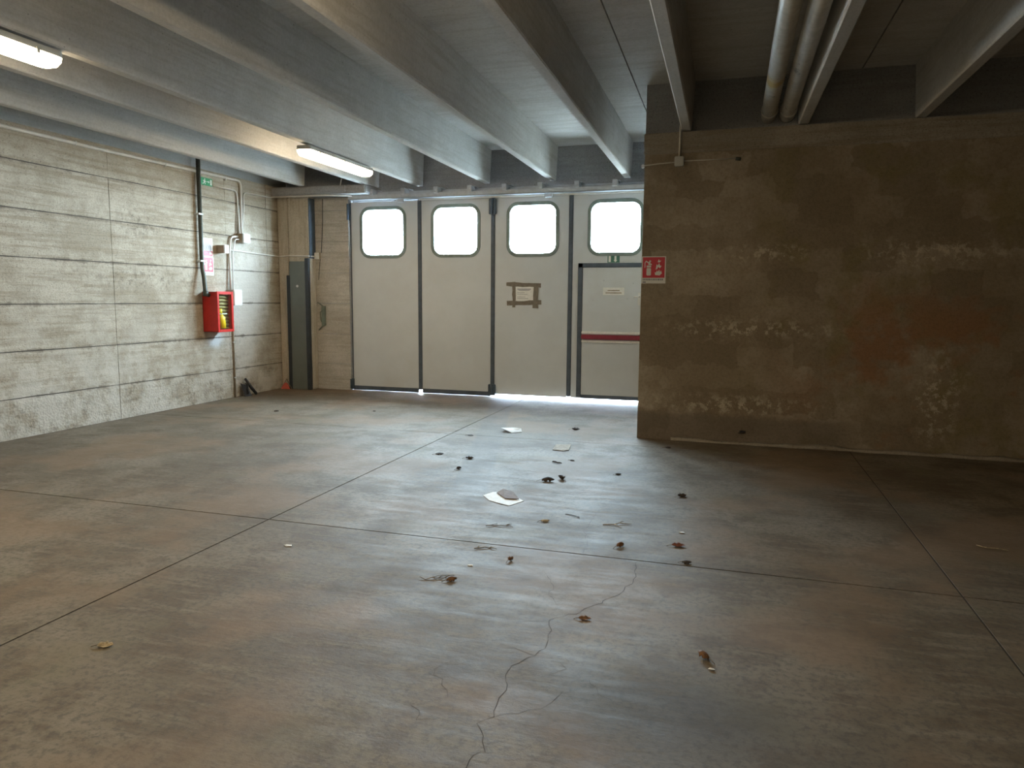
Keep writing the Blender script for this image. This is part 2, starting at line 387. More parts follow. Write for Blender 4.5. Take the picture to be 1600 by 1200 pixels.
# ------------------------------------------------------------------ setting: floor
XJ = [-7.36, -3.055, 1.235, 5.53, 8.6]
YJ = [-5.0, -2.66, 0.77, 4.20, 7.64, 10.95]
floor = MB().box((-7.6, -5.2, -0.15), (8.8, 10.98, -0.004)).build('floor', M['joint'], kind='structure', label='worn concrete floor of large slabs with dark joints')
g = 0.006
for i in range(len(XJ)-1):
    for j in range(len(YJ)-1):
        MB().box((XJ[i]+g-(0.2 if i == 0 else 0), YJ[j]+(g if j < 4 else 0.004), -0.0039), (XJ[i+1]-g, YJ[j+1]-(g if j < 3 else 0.004), 0.0)).build('slab', M['floor'], floor)
CR = [[(-0.81, 4.205), (-0.834, 4.456), (-0.896, 4.64), (-0.89, 4.911), (-0.902, 5.103)],
 [(-0.479, 4.19), (-0.465, 3.9), (-0.48, 3.8), (-0.53, 3.631), (-0.608, 3.497), (-0.678, 3.356), (-0.761, 3.291), (-0.788, 3.245), (-0.752, 3.15), (-0.741, 3.02), (-0.765, 2.888), (-0.834, 2.779), (-0.837, 2.695), (-0.807, 2.626), (-0.81, 2.526), (-0.788, 2.397), (-0.836, 2.339), (-0.787, 2.272), (-0.751, 2.188), (-0.783, 2.159), (-0.79, 2.0)],
 [(-0.97, 3.855), (-0.87, 3.673), (-0.862, 3.541), (-0.795, 3.436)], [(-0.788, 3.245), (-0.854, 3.217), (-0.911, 3.191), (-1.0, 3.19)],
 [(-0.765, 2.888), (-0.848, 2.922), (-0.908, 2.922)], [(-0.788, 2.397), (-0.707, 2.444), (-0.634, 2.499), (-0.595, 2.595), (-0.581, 2.648)],
 [(-0.659, 2.752), (-0.607, 2.823), (-0.646, 2.868)], [(-1.104, 2.721), (-1.135, 2.654), (-1.061, 2.545), (-1.001, 2.466)],
 [(-1.125, 2.379), (-1.071, 2.35), (-1.057, 2.289), (-0.989, 2.311)], [(-0.502, 2.776), (-0.443, 2.668), (-0.36, 2.623)]]
rnd = random.Random(4)
for ci, pl in enumerate(CR):
    pts = []
    for k in range(len(pl)-1):
        a, b = Vector((*pl[k], 0)), Vector((*pl[k+1], 0)); nn = max(2, int((b-a).length/0.035))
        for q in range(nn):
            p = a.lerp(b, q/nn)
            if q: p += Vector((rnd.uniform(-.012, .012), rnd.uniform(-.012, .012), 0))
            pts.append(p)
    pts.append(Vector((*pl[-1], 0)))
    W = 0.0015 if ci == 1 else 0.0010
    vs, fs = [], []
    for k, p in enumerate(pts):
        d = (pts[min(k+1, len(pts)-1)]-pts[max(k-1, 0)]).normalized(); nrm = Vector((-d.y, d.x, 0))
        w = W*rnd.uniform(0.4, 1.3)*(0.3 if k in (0, len(pts)-1) else 1)
        vs += [p+nrm*w+Vector((0, 0, 0.0006)), p-nrm*w+Vector((0, 0, 0.0006))]
    for k in range(len(pts)-1): fs.append((2*k, 2*k+1, 2*k+3, 2*k+2))
    mb = MB(); mb.add(vs, fs); mb.build('crack', M['crack'], floor)

# paving outside the gate
MB().box((-30, 10.98, -0.30), (30, 45, -0.03)).build('ground', M['outside'], kind='structure', label='bright paved yard outside the gate')

# ------------------------------------------------------------------ setting: left wall
DECK = 3.85
RIBZ = 3.345
WX = -7.36
wl = MB().box((WX-0.40, -5.0, 0), (WX-0.006, 10.95, 3.36)).build('wall_left', M['joint'], kind='structure', label='board-marked concrete wall carrying the red hose cabinet')
MB().box((WX-0.40, -5.0, 3.36), (WX-0.03, 10.95, DECK)).build('upper_band', M['rib'], wl)
ROWS = [0.0, 0.441, 0.945, 1.456, 1.963, 2.478, 2.985, 3.375]
COLS = [-5.0, -1.9, 1.25, 4.2, 7.18, 9.30, 10.30, 10.95]
rnd = random.Random(11)
def ragged_panel(y0, y1, z0, z1, x, depth, face_x=True, seed=0, amp=0.0045):
    """a cast lift with slightly broken edges, its face in the plane x"""
    r = random.Random(seed); pts = []
    nY = max(3, int((y1-y0)/0.22)); nZ = 3
    def jit(): return r.uniform(0.2, 1.0)**2*amp if r.random() < 0.6 else amp*0.25
    for k in range(nY): pts.append((y0+(y1-y0)*k/nY, z0+0.003+(jit() if z0 > 0 else 0)))
    for k in range(nZ): pts.append((y1-0.002-jit()*0.6, z0+0.003+(z1-z0-0.006)*k/nZ))
    for k in range(nY): pts.append((y1-(y1-y0)*k/nY, z1-0.003-jit()))
    for k in range(nZ): pts.append((y0+0.002+jit()*0.6, z1-0.003-(z1-z0-0.006)*k/nZ))
    return pts
for j in range(len(COLS)-1):
    for i in range(len(ROWS)-1):
        dx = rnd.uniform(-0.002, 0.003)
        p = ragged_panel(COLS[j], COLS[j+1], ROWS[i], ROWS[i+1], 0, 0, seed=100+j*9+i)
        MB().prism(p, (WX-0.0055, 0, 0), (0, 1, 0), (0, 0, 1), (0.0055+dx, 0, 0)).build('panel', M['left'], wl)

# back wall beside and above the gate
BY = 10.78
wb = MB().box((-7.70, BY+0.006, 0), (-6.12, BY+0.42, 3.40)).box((-7.70, 10.93, 3.10), (-0.98, 11.25, DECK)).box((-1.13, 10.90, 0), (-0.98, 11.25, DECK)).build('wall_back', M['lintel'], kind='structure', label='concrete wall around the folding gate')
for i in range(len(ROWS)-1):
    p = ragged_panel(-6.75, -6.122, ROWS[i], min(ROWS[i+1], 3.2), 0, 0, seed=300+i)
    MB().prism(p, (0, BY+0.0055, 0), (1, 0, 0), (0, 0, 1), (0, -0.0055, 0)).build('panel', M['back'], wb)
# pillar in the corner
pil = MB().box((-7.352, 10.60, 0), (-7.145, BY+0.006, 3.20), 0.012).box((-7.140, 10.590, 0), (-6.745, BY+0.006, 3.20), 0.012).build('pillar_corner', M['pillar'], kind='structure', label='smooth brownish concrete pillar in the left corner')
# lintel beam over the corner
MB().box((-7.352, 10.44, 3.205), (-5.62, 10.92, 3.338), 0.015).box((-6.36, 10.40, 3.235), (-5.95, 10.44, 3.325), 0.01).build('trim_1', M['lintel'], kind='structure', label='pale concrete lintel beam over the corner')

# ------------------------------------------------------------------ setting: right wall
RY = 8.10
wr = MB().box((-0.975, RY, 0), (8.6, 10.9, 3.115)).build('wall_right', M['plaster'], kind='structure', label='damp stained brown plaster wall')
MB().box((-0.985, RY-0.012, 3.115), (8.6, RY+0.03, 3.335), 0.006).build('tie_beam', M['band'], wr)
MB().box((-0.975, RY+0.03, 3.115), (8.6, 10.9, DECK)).build('upper_wall', M['lintel'], wr)
# mortar fillet along the foot of the right wall
bb = MB(); n = 60; rnd = random.Random(7); vs = []; fs = []
for k in range(n+1):
    x = -0.6+9.2*k/n; h = 0.035+rnd.uniform(-0.012, 0.02); d = 0.035+rnd.uniform(-0.012, 0.02)
    vs += [(x, RY, 0), (x, RY-d, 0), (x, RY-d*0.45, h*0.45), (x, RY, h)]
for k in range(n):
    for q in range(4):
        a, b = 4*k+q, 4*k+(q+1) % 4; fs.append((a, b, b+4, a+4))
fs += [(0, 1, 2, 3), (4*n+3, 4*n+2, 4*n+1, 4*n)]
bb.add(vs, fs, True).build('baseboard_right', M['band'], kind='structure', label='rough mortar fillet at the foot of the plaster wall')
# remaining shell, behind and beside the camera
MB().box((8.6, -5.0, 0), (8.8, 10.9, DECK)).build('wall_side', M['plaster'], kind='structure', label='far side wall out of view')
MB().box((-7.7, -5.2, 0), (8.8, -5.0, DECK)).build('wall_front', M['plaster'], kind='structure', label='rear wall behind the viewpoint')

# ------------------------------------------------------------------ setting: ceiling of ribbed precast units
def sx(x, y): return x-0.0105*(y-4.0)
ceil = MB().box((-7.9, -5.2, DECK+0.03), (8.9, 11.3, DECK+0.25)).build('ceiling', M['joint'], kind='structure', label='ribbed precast concrete ceiling')
DJ = [-7.8, -5.22, -3.15, -1.05, 1.18, 3.40, 5.60, 8.8]
for k in range(len(DJ)-1):
    a, b = DJ[k]+0.006, DJ[k+1]-0.006; y0, y1 = -5.1, 11.2
    MB().prism([(sx(a, y0), y0), (sx(b, y0), y0), (sx(b, y1), y1), (sx(a, y1), y1)], (0, 0, DECK+0.0005), (1, 0, 0), (0, 1, 0), (0, 0, 0.035)).build('deck_slab', M['deck'], ceil)
RIBS = [(-6.69, 10.43), (-5.60, 10.92), (-4.82, 10.92), (-3.68, 10.92), (-2.62, 10.92), (-1.49, 10.92), (-0.50, 8.125), (0.66, 8.125), (1.73, 8.125), (2.88, 8.125), (3.97, 8.125), (5.1, 8.125), (6.2, 8.125), (7.4, 8.125)]
for x, y1 in RIBS:
    y0 = -4.99; mb = MB(); vs = []
    prof = [(-0.075, DECK), (-0.052, RIBZ+0.012), (-0.042, RIBZ), (0.042, RIBZ), (0.052, RIBZ+0.012), (0.075, DECK)]
    for y in (y0, y1):
        for dx, z in prof: vs.append((sx(x, y)+dx, y, z))
    m = len(prof)
    mb.add(vs, [tuple(range(m)), tuple(range(2*m-1, m-1, -1))]+[(q, q+m, (q+1) % m+m, (q+1) % m) for q in range(m)])
    mb.build('rib', M['rib'], ceil)

# ------------------------------------------------------------------ the folding gate
SEAM = [-6.115, -4.872, -3.624, -2.381, -1.137]
gate = thing('door_1', (-3.63, GATE_Y, 0), 'grey-white folding gate of four tall leaves with windows', kind='structure')
def outer_inner(x0, x1, z0, z1, cx, cz, w, h, r):
    """matched outer rectangle and inner rounded rectangle loops about (cx, cz)"""
    ang = [2*math.pi*k/56 for k in range(56)]+[math.atan2(z-cz, x-cx) % (2*math.pi) for x in (x0, x1) for z in (z0, z1)]
    ang = sorted(ang); O = []; I = []
    for a in ang:
        c, s = math.cos(a), math.sin(a)
        t = min(((x1-cx)/c if c > 1e-9 else 1e9), ((x0-cx)/c if c < -1e-9 else 1e9), ((z1-cz)/s if s > 1e-9 else 1e9), ((z0-cz)/s if s < -1e-9 else 1e9))
        O.append((cx+c*t, cz+s*t))
        lo, hi = 0.0, 2.0                                   # ray against rounded rectangle
        for _ in range(40):
            m = (lo+hi)/2; px, pz = abs(c*m), abs(s*m); qx, qz = px-(w/2-r), pz-(h/2-r)
            d = math.hypot(max(qx, 0), max(qz, 0))+min(max(qx, qz), 0)-r
            if d < 0: lo = m
            else: hi = m
        I.append((cx+c*lo, cz+s*lo))
    return O, I
for k in range(4):
    x0, x1 = SEAM[k]+0.034, SEAM[k+1]-0.034
    if k == 0: x0 = SEAM[0]+0.01
    if k == 3: x1 = SEAM[4]
    zb = 0.042 if k >= 2 else 0.04
    wx, wz = WINDOWS[k]
    O, I = outer_inner(x0, x1, zb, 3.115, wx, wz, WIN_W+0.035, WIN_H+0.035, 0.15)
    pn = MB().ring(O, I, (0, GATE_Y, 0), (1, 0, 0), (0, 0, 1), (0, 0.055, 0)).build('panel', M['gate'], gate)
    O2, I2 = [], []
    a = rrect(WIN_W+0.10, WIN_H+0.10, 0.18, 8, wx, wz); b = rrect(WIN_W-0.005, WIN_H-0.005, 0.132, 8, wx, wz)
    MB().ring(a, b, (0, GATE_Y-0.014, 0), (1, 0, 0), (0, 0, 1), (0, 0.078, 0)).build('window_frame', M['gasket'], pn)
    MB().prism(rrect(WIN_W+0.02, WIN_H+0.02, 0.14, 8, wx, wz), (0, GATE_Y+0.025, 0), (1, 0, 0), (0, 0, 1), (0, 0.005, 0)).build('pane', M['pane'], pn)
    if k < 2:
        MB().box((x0, GATE_Y-0.004, 0.004), (x1, GATE_Y+0.03, 0.075)).build('bottom_seal', M['rubber'], pn)
for k in range(1, 4):
    MB().box((SEAM[k]-0.034, GATE_Y-0.012, 0.055), (SEAM[k]+0.034, GATE_Y+0.05, 3.115), 0.008).build('rubber_seam', M['rubber'], gate)
MB().box((SEAM[0]-0.012, GATE_Y-0.01, 0.02), (SEAM[0]+0.010, GATE_Y+0.05, 3.115)).build('rubber_seam', M['rubber'], gate)
for x, z0, z1, w in ((SEAM[2], 2.86, 3.10, 0.06), (SEAM[2], 0.02, 0.20, 0.06), (SEAM[0]-0.02, 2.82, 3.10, 0.035), (SEAM[0]-0.01, 0.02, 0.20, 0.04)):
    h = MB().box((x-w, GATE_Y-0.05, z0), (x+w, GATE_Y-0.013, z1), 0.008).build('hinge', M['hinge'], gate)
    MB().tube([(x, GATE_Y-0.06, z0+0.01), (x, GATE_Y-0.06, z1-0.01)], 0.018, 10).build('hinge_pin', M['hinge'], h)
# wicket door in the rightmost leaf
wk = MB().box((-2.185, GATE_Y-0.022, 0.075), (-1.20, GATE_Y-0.001, 2.035), 0.006).build('wicket_door', M['gate'], gate)
MB().box((-2.255, GATE_Y-0.03, 0.06), (-2.188, GATE_Y-0.001, 2.10)).box((-2.255, GATE_Y-0.03, 2.038), (-1.18, GATE_Y-0.001, 2.10)).build('wicket_frame', M['rubber'], wk)
MB().box((-2.185, GATE_Y-0.028, 0.042), (-1.20, GATE_Y-0.002, 0.10)).build('bottom_seal', M['rubber'], wk)
MB().box((-2.185, GATE_Y-0.045, 1.035), (-1.28, GATE_Y-0.02, 1.075), 0.005).box((-2.185, GATE_Y-0.045, 0.905), (-1.28, GATE_Y-0.02, 0.94), 0.005).build('push_bar_mount', M['paper'], wk)
MB().box((-2.185, GATE_Y-0.075, 0.955), (-1.28, GATE_Y-0.02, 1.025), 0.012).build('push_bar', M['barred'], wk)
MB().box((-1.325, GATE_Y-0.05, 0.95), (-1.27, GATE_Y-0.02, 1.03), 0.006).build('push_bar_end', M['black'], wk)
MB().box((-1.345, GATE_Y-0.04, 1.47), (-1.30, GATE_Y-0.02, 1.66), 0.008).build('handle_plate', M['white'], wk)
MB().tube(bend([(-1.32, GATE_Y-0.03, 1.60), (-1.32, GATE_Y-0.075, 1.60), (-1.40, GATE_Y-0.075, 1.60)], 0.015), 0.009, 8).build('handle', M['white'], wk)
for x, z in ((-2.02, 1.55), (-1.50, 1.57), (-1.86, 1.84), (-1.42, 1.80)):
    MB().prism(circle(0.011, 10, x, z), (0, GATE_Y-0.021, 0), (1, 0, 0), (0, 0, 1), (0, -0.004, 0)).build('screw', M['steelgrey'], wk)

# sliding track over the gate
tr = thing('door_track', (-3.6, 10.72, 3.12), 'blue-grey steel track with roller brackets above the folding gate', 'track')
MB().box((-6.05, 10.66, 3.135), (-0.99, 10.70, 3.205), 0.004).box((-6.05, 10.66, 3.135), (-0.99, 10.82, 3.145)).build('rail', M['steelgrey'], tr)
MB().box((-6.05, 10.80, 3.225), (-0.99, 10.86, 3.262), 0.004).build('upper_rail', M['steelgrey'], tr)
MB().box((-4.86, 10.79, 3.112), (-1.0, 10.84, 3.134), 0.003).build('bright_edge', M['white'], tr)
for k in range(8):
    x = -5.62+0.56*k
    b = MB().box((x-0.035, 10.62, 3.19), (x+0.035, 10.80, 3.285), 0.004).box((x-0.05, 10.76, 3.27), (x+0.05, 10.926, 3.295), 0.003).build('bracket', M['steelgrey'], tr)
    MB().tube([(x, 10.60, 3.235), (x, 10.622, 3.235)], 0.014, 8).build('bolt', M['steelgrey'], b)
for x in (-5.18, -2.72):
    MB().box((x-0.06, 10.74, 3.085), (x+0.06, 10.80, 3.134), 0.006).build('roller_guide', M['steelgrey'], tr)

# ------------------------------------------------------------------ signs on the gate
nt = thing('paper_notice', (-3.105, GATE_Y-0.002, 1.60), 'white paper notice framed by brown tape strips on the third gate leaf', 'notice')
MB().box((-3.255, GATE_Y-0.004, 1.525), (-2.955, GATE_Y-0.001, 1.755)).build('sheet', M['paper'], nt)
def strip(pts, w, y, mat, parent, name='tape', seed=0):
    r = random.Random(seed); a, b = Vector(pts[0]), Vector(pts[1]); d = (b-a).normalized(); nn = Vector((-d.y, d.x)); P = []
    for k in range(7): q = a.lerp(b, k/6); P.append(tuple(q+nn*(w/2+r.uniform(-.006, .006))))
    for k in range(6, -1, -1): q = a.lerp(b, k/6); P.append(tuple(q-nn*(w/2+r.uniform(-.006, .006))))
    MB().prism(P, (0, y, 0), (1, 0, 0), (0, 0, 1), (0, -0.002, 0)).build(name, mat, parent)
strip([(-3.40, 1.785), (-2.84, 1.765)], 0.062, GATE_Y-0.0045, M['tape'], nt, seed=1)
strip([(-3.39, 1.485), (-2.83, 1.505)], 0.068, GATE_Y-0.0045, M['tape'], nt, seed=2)
strip([(-3.275, 1.82), (-3.27, 1.425)], 0.052, GATE_Y-0.0065, M['tape'], nt, seed=3)
strip([(-2.915, 1.80), (-2.925, 1.415)], 0.085, GATE_Y-0.0065, M['tape'], nt, seed=4)
tx = MB()
for z, a, b, h in ((1.715, -3.22, -3.00, 0.014), (1.695, -3.20, -3.02, 0.010), (1.655, -3.22, -3.10, 0.006), (1.63, -3.22, -3.06, 0.006), (1.59, -3.22, -3.09, 0.006), (1.565, -3.22, -3.04, 0.006)):
    tx.box((a, GATE_Y-0.0046, z-h), (b, GATE_Y-0.0042, z))
tx.build('print', M['ink'], nt)

lb = thing('door_label', (-1.71, GATE_Y-0.022, 1.63), 'small pale printed label plate on the wicket door', 'label')
MB().box((-1.87, GATE_Y-0.027, 1.625), (-1.55, GATE_Y-0.0225, 1.735), 0.003).build('plate', M['paper'], lb)
tx = MB()
for z, a, b in ((1.70, -1.80, -1.62), (1.665, -1.83, -1.59)): tx.box((a, GATE_Y-0.0276, z-0.016), (b, GATE_Y-0.0268, z))
tx.build('print', M['card'], lb)

ex = thing('exit_sign', (-1.72, GATE_Y-0.005, 2.10), 'small green and white emergency exit sign above the wicket door', 'sign', 'emergency exit signs')
MB().box((-1.815, GATE_Y-0.008, 2.105), (-1.635, GATE_Y-0.0005, 2.225)).build('board', M['signdull'], ex)
MB().prism([(-1.712, 2.215), (-1.682, 2.215), (-1.682, 2.14), (-1.668, 2.14), (-1.697, 2.112), (-1.726, 2.14), (-1.712, 2.14)], (0, GATE_Y-0.0082, 0), (1, 0, 0), (0, 0, 1), (0, -0.001, 0)).build('arrow', M['signwhite'], ex)
MB().box((-1.80, GATE_Y-0.0092, 2.115), (-1.765, GATE_Y-0.0082, 2.215)).build('doorway_mark', M['signwhite'], ex)

def extinguisher_icons(parent, O, ax, ay, dep, s, mat):
    """bottle with hose and flames, in a unit square scaled by s"""
    S = lambda P: [(u*s, v*s) for u, v in P]
    body = MB(); body.prism(S(rrect(0.22, 0.36, 0.05, 4, 0.27, 0.30)), O, ax, ay, dep)
    body.prism(S([(0.16, 0.505), (0.38, 0.505), (0.38, 0.60), (0.16, 0.60)]), O, ax, ay, dep)
    body.prism(S([(0.24, 0.62), (0.24, 0.70), (0.10, 0.80), (0.13, 0.84), (0.26, 0.76), (0.30, 0.86), (0.38, 0.82), (0.33, 0.72), (0.42, 0.66), (0.40, 0.62)]), O, ax, ay, dep)
    body.prism(S([(0.10, 0.80), (0.06, 0.74), (0.06, 0.50), (0.10, 0.50), (0.10, 0.72), (0.14, 0.78)]), O, ax, ay, dep)
    body.build('extinguisher_symbol', mat, parent)
    fl = MB(); fl.prism(S([(0.58, 0.14), (0.80, 0.12), (0.90, 0.22), (0.86, 0.36), (0.80, 0.28), (0.78, 0.40), (0.70, 0.30), (0.66, 0.36), (0.62, 0.26), (0.56, 0.28)]), O, ax, ay, dep)
    fl.prism(S([(0.60, 0.40), (0.68, 0.44), (0.72, 0.54), (0.80, 0.46), (0.88, 0.58), (0.80, 0.60), (0.76, 0.72), (0.70, 0.60), (0.64, 0.66)]), O, ax, ay, dep)
    fl.prism(S([(0.68, 0.76), (0.78, 0.74), (0.86, 0.84), (0.78, 0.82), (0.74, 0.90)]), O, ax, ay, dep)
    fl.build('flame_symbol', mat, parent)

sg = thing('extinguisher_sign', (-0.845, RY-0.002, 1.735), 'red and white fire extinguisher sign on the edge of the plaster wall', 'sign')
MB().box((-0.973, RY-0.006, 1.735), (-0.712, RY-0.0005, 2.03)).build('board', M['signwhite'], sg)
MB().box((-0.962, RY-0.0072, 1.797), (-0.724, RY-0.006, 2.02)).build('red_field', M['signred'], sg)
extinguisher_icons(sg, (-0.957, RY-0.0073, 1.795), (1, 0, 0), (0, 0, 1), (0, -0.001, 0), 0.226, M['signwhite'])
tx = MB(); rnd = random.Random(3); x = -0.958
while x < -0.735:
    w = rnd.uniform(0.007, 0.016); tx.box((x, RY-0.0068, 1.768), (x+w, RY-0.0061, 1.787)); x += w+0.006
tx.box((-0.958, RY-0.0068, 1.742), (-0.925, RY-0.0061, 1.757))
tx.build('print', M['ink'], sg)

# ------------------------------------------------------------------ junction box and conduit on the plaster wall
jb = thing('junction_box', (-0.60, RY, 2.97), 'grey junction box high on the plaster wall with conduit above it', 'junction box')
MB().box((-0.655, RY-0.06, 2.975), (-0.555, RY, 3.075), 0.008).build('housing', M['greybox'], jb)
MB().box((-0.648, RY-0.067, 2.982), (-0.562, RY-0.060, 3.068), 0.004).build('lid', M['greybox'], jb)
cd = thing('wall_conduit', (-0.60, RY-0.014, 3.0), 'thin conduit on the plaster wall running out of the junction box', 'conduit')
MB().tube([(-0.605, RY-0.026, 3.07), (-0.605, RY-0.026, 3.40)], 0.012, 8).build('riser', M['conduit'], cd)
MB().tube([(-0.655, RY-0.014, 3.02), (-0.80, RY-0.014, 3.015), (-0.99, RY-0.014, 2.998)], 0.007, 8).build('branch', M['conduit'], cd)
MB().tube([(-0.555, RY-0.014, 3.03), (-0.02, RY-0.014, 3.032)], 0.006, 8).build('branch', M['conduit'], cd)
MB().tube([(-0.03, RY-0.016, 3.03), (0.02, RY-0.016, 3.022)], 0.017, 8).build('end_cap', M['darkpipe'], cd)
MB().box((-1.005, RY-0.03, 2.975), (-0.977, RY+0.004, 3.012), 0.004).build('corner_clip', M['white'], cd)

# ------------------------------------------------------------------ ceiling pipes
for x, lab in ((0.275, 'left of the two pale steel ceiling pipes, with a rusty yellow patch'), (0.455, 'right of the two pale steel ceiling pipes, nearer the dark side')):
    pp = thing('ceiling_pipe', (x, 8.1, 3.44), lab, 'pipe', 'ceiling pipes over the plaster wall')
    MB().tube([(x, -4.9, 3.445), (x, 2.0, 3.445), (x, 5.0, 3.445), (x, 8.125, 3.445)], 0.073, 20).build('tube', M['pipe'], pp)
    for y in (1.0, 4.0, 7.85):
        c = MB().ring(circle(0.083, 20), circle(0.074, 20), (x, y, 3.445), (1, 0, 0), (0, 0, 1), (0, 0.03, 0)).build('pipe_clamp', M['pipe'], pp)
        MB().tube([(x, y+0.015, 3.525), (x, y+0.015, DECK-0.001)], 0.006, 6).build('hanger_rod', M['steelgrey'], c)

# ------------------------------------------------------------------ fluorescent lamps
def lamp(x, y0, y1, label, w=0.19):
    yc = (y0+y1)/2; xc = sx(x, yc)
    t = thing('ceiling_lamp', (xc, yc, 3.335), label, 'lamp', 'sealed fluorescent lamps under the ribs')
    L = y1-y0; O = (xc, yc, 3.318)
    MB().prism(rrect(w, L, 0.05, 5), O, (1, 0, 0), (0, 1, 0), (0, 0, -0.045)).build('housing', M['lamphouse'], t)
    mb = MB(); lv = [rrect(w*1.02, L*0.995, 0.055, 5), rrect(w*1.0, L*0.99, 0.055, 5), rrect(w*0.80, L*0.965, 0.05, 5), rrect(w*0.5, L*0.94, 0.03, 5)]
    zs = [3.273, 3.245, 3.212, 3.205]; n = len(lv[0]); vs = []; fs = []
    for p, z in zip(lv, zs): vs += [(xc+u, yc+v, z) for u, v in p]
    for q in range(3):
        for k in range(n): fs.append((q*n+k, q*n+(k+1) % n, (q+1)*n+(k+1) % n, (q+1)*n+k))
    fs.append(tuple(range(3*n, 4*n))); fs.append(tuple(range(n))[::-1])
    mb.add(vs, fs).build('diffuser', M['lampglow'], t)
    for s in (-1, 1):
        for k in range(3):
            y = yc+(k-1)*L*0.36
            MB().box((xc+s*w*0.5-0.006*s, y-0.012, 3.25), (xc+s*(w*0.5+0.010), y+0.012, 3.29), 0.002).build('clip', M['lamphouse'], t)
    for y in (y0+0.25, y1-0.25):
        MB().box((xc-0.02, y-0.02, 3.318), (xc+0.02, y+0.02, RIBZ+0.001)).build('mount', M['lamphouse'], t)
    return t
lamp(-4.835, 7.56, 9.16, 'lit fluorescent lamp under a ceiling rib nearest the folding gate')
lamp(-4.855, 2.72, 4.32, 'lit fluorescent lamp cut off by the upper left picture edge')
lamp(-1.49, 2.20, 3.80, 'lit fluorescent lamp above the top edge of the picture, glow only')
lamp(-1.49, -2.6, -1.0, 'added lit fluorescent lamp, unseen behind the viewpoint over the middle bay')  # unseen lamp added to brighten the right wall and foreground
lamp(-4.855, -2.2, -0.6, 'lit fluorescent lamp behind the viewpoint over the left bay')

# ------------------------------------------------------------------ left wall fittings
X = WX
# dark supply pipe to the hose cabinet
dp = thing('supply_pipe', (X+0.06, 8.70, 1.55), 'dark vertical water pipe dropping into the red hose cabinet', 'pipe')
MB().tube(bend([(X+0.055, 8.698, 3.60), (X+0.055, 8.695, 1.95), (X+0.085, 8.685, 1.86), (X+0.125, 8.66, 1.60), (X+0.125, 8.727, 1.575)], 0.05), 0.030, 12).build('tube', M['darkpipe'], dp)
for z, y in ((2.72, 8.68), (2.06, 8.68)):
    MB().box((X, y-0.05, z-0.012), (X+0.092, y+0.045, z+0.012), 0.004).build('clamp', M['greybox'], dp)
MB().tube([(X+0.125, 8.662, 1.64), (X+0.125, 8.655, 1.56)], 0.038, 12).build('elbow', M['darkpipe'], dp)

# red hose cabinet
cb = thing('hose_cabinet', (X, 8.90, 1.04), 'red metal fire hose cabinet with glazed front on the concrete wall', 'cabinet')
x0, x1, y0, y1, z0, z1 = X+0.002, X+0.25, 8.734, 9.075, 1.045, 1.625
bx = MB(); th = 0.006
bx.box((x0, y0, z0), (x1, y0+th, z1)).box((x0, y1-th, z0), (x1, y1, z1)).box((x0, y0, z0), (x1, y1, z0+th)).box((x0, y0, z1-th), (x1, y1, z1)).box((x0, y0, z0), (x0+th, y1, z1))
bx.build('body', M['red'], cb)
MB().box((x0+0.007, y0+0.007, z0+0.007), (x0+0.012, y1-0.007, z1-0.007)).build('lining', M['inner'], cb)
dr = MB(); fw = 0.036
dr.box((x1-0.002, y0-0.004, z0-0.004), (x1+0.014, y0+fw, z1+0.004), 0.003).box((x1-0.002, y1-fw, z0-0.004), (x1+0.014, y1+0.004, z1+0.004), 0.003)
dr.box((x1-0.002, y0+fw, z0-0.004), (x1+0.014, y1-fw, z0+fw), 0.003).box((x1-0.002, y0+fw, z1-fw), (x1+0.014, y1-fw, z1+0.004), 0.003)
door = dr.build('door_frame', M['red'], cb)
MB().box((x1+0.001, y0+fw, z0+fw), (x1+0.004, y1-fw, z1-fw)).build('pane', M['pane'], door)
hs = MB()
for k in range(11):
    z = z0+0.05+0.05*k; hs.tube([(x0+0.17, y0+0.02, z), (x0+0.185, (y0+y1)/2, z+0.008), (x0+0.17, y1-0.02, z)], 0.021, 8)
hs.build('folded_hose', M['bars'], cb)
yl = MB(); yl.tube([(x1-0.035, y0+0.135, z0+0.05), (x1-0.045, y0+0.12, z0+0.20), (x1-0.045, y0+0.10, z0+0.26)], [0.06, 0.065, 0.035], 12)
yl.tube([(x1-0.045, y0+0.095, z0+0.26), (x1-0.045, y0+0.085, z0+0.33)], [0.045, 0.05], 12)
yl.build('yellow_bottle', M['yellow'], cb)
MB().box((x1-0.012, y0+0.12, z0+0.12), (x1+0.0, y0+0.17, z0+0.22)).box((x1-0.03, y0+0.06, z0+0.255), (x1-0.004, y0+0.22, z0+0.268)).build('white_tag', M['signwhite'], cb)

# signs over the cabinet
g1 = thing('exit_sign', (X, 8.91, 3.15), 'small green running-man exit sign under the ceiling beside the dark pipe', 'sign', 'emergency exit signs')
MB().box((X, 8.79, 3.15), (X+0.012, 9.035, 3.258), 0.002).build('board', M['signgreen'], g1)
E1 = (X+0.0122, 8.79, 3.15); AY = (0, 1, 0); AZ = (0, 0, 1); DX = (0.001, 0, 0)
mn = MB(); mn.prism(circle(0.010, 10, 0.085, 0.085), E1, AY, AZ, DX)
mn.prism([(0.045, 0.065), (0.075, 0.074), (0.095, 0.066), (0.115, 0.05), (0.108, 0.044), (0.09, 0.054), (0.085, 0.04), (0.10, 0.028), (0.09, 0.012), (0.082, 0.016), (0.088, 0.027), (0.07, 0.036), (0.06, 0.018), (0.035, 0.018), (0.035, 0.026), (0.055, 0.028), (0.068, 0.06), (0.05, 0.057)], E1, AY, AZ, DX)
mn.build('running_figure', M['signwhite'], g1)
MB().prism([(0.125, 0.05), (0.16, 0.05), (0.16, 0.035), (0.185, 0.055), (0.16, 0.076), (0.16, 0.061), (0.125, 0.061)], E1, AY, AZ, DX).build('arrow', M['signwhite'], g1)
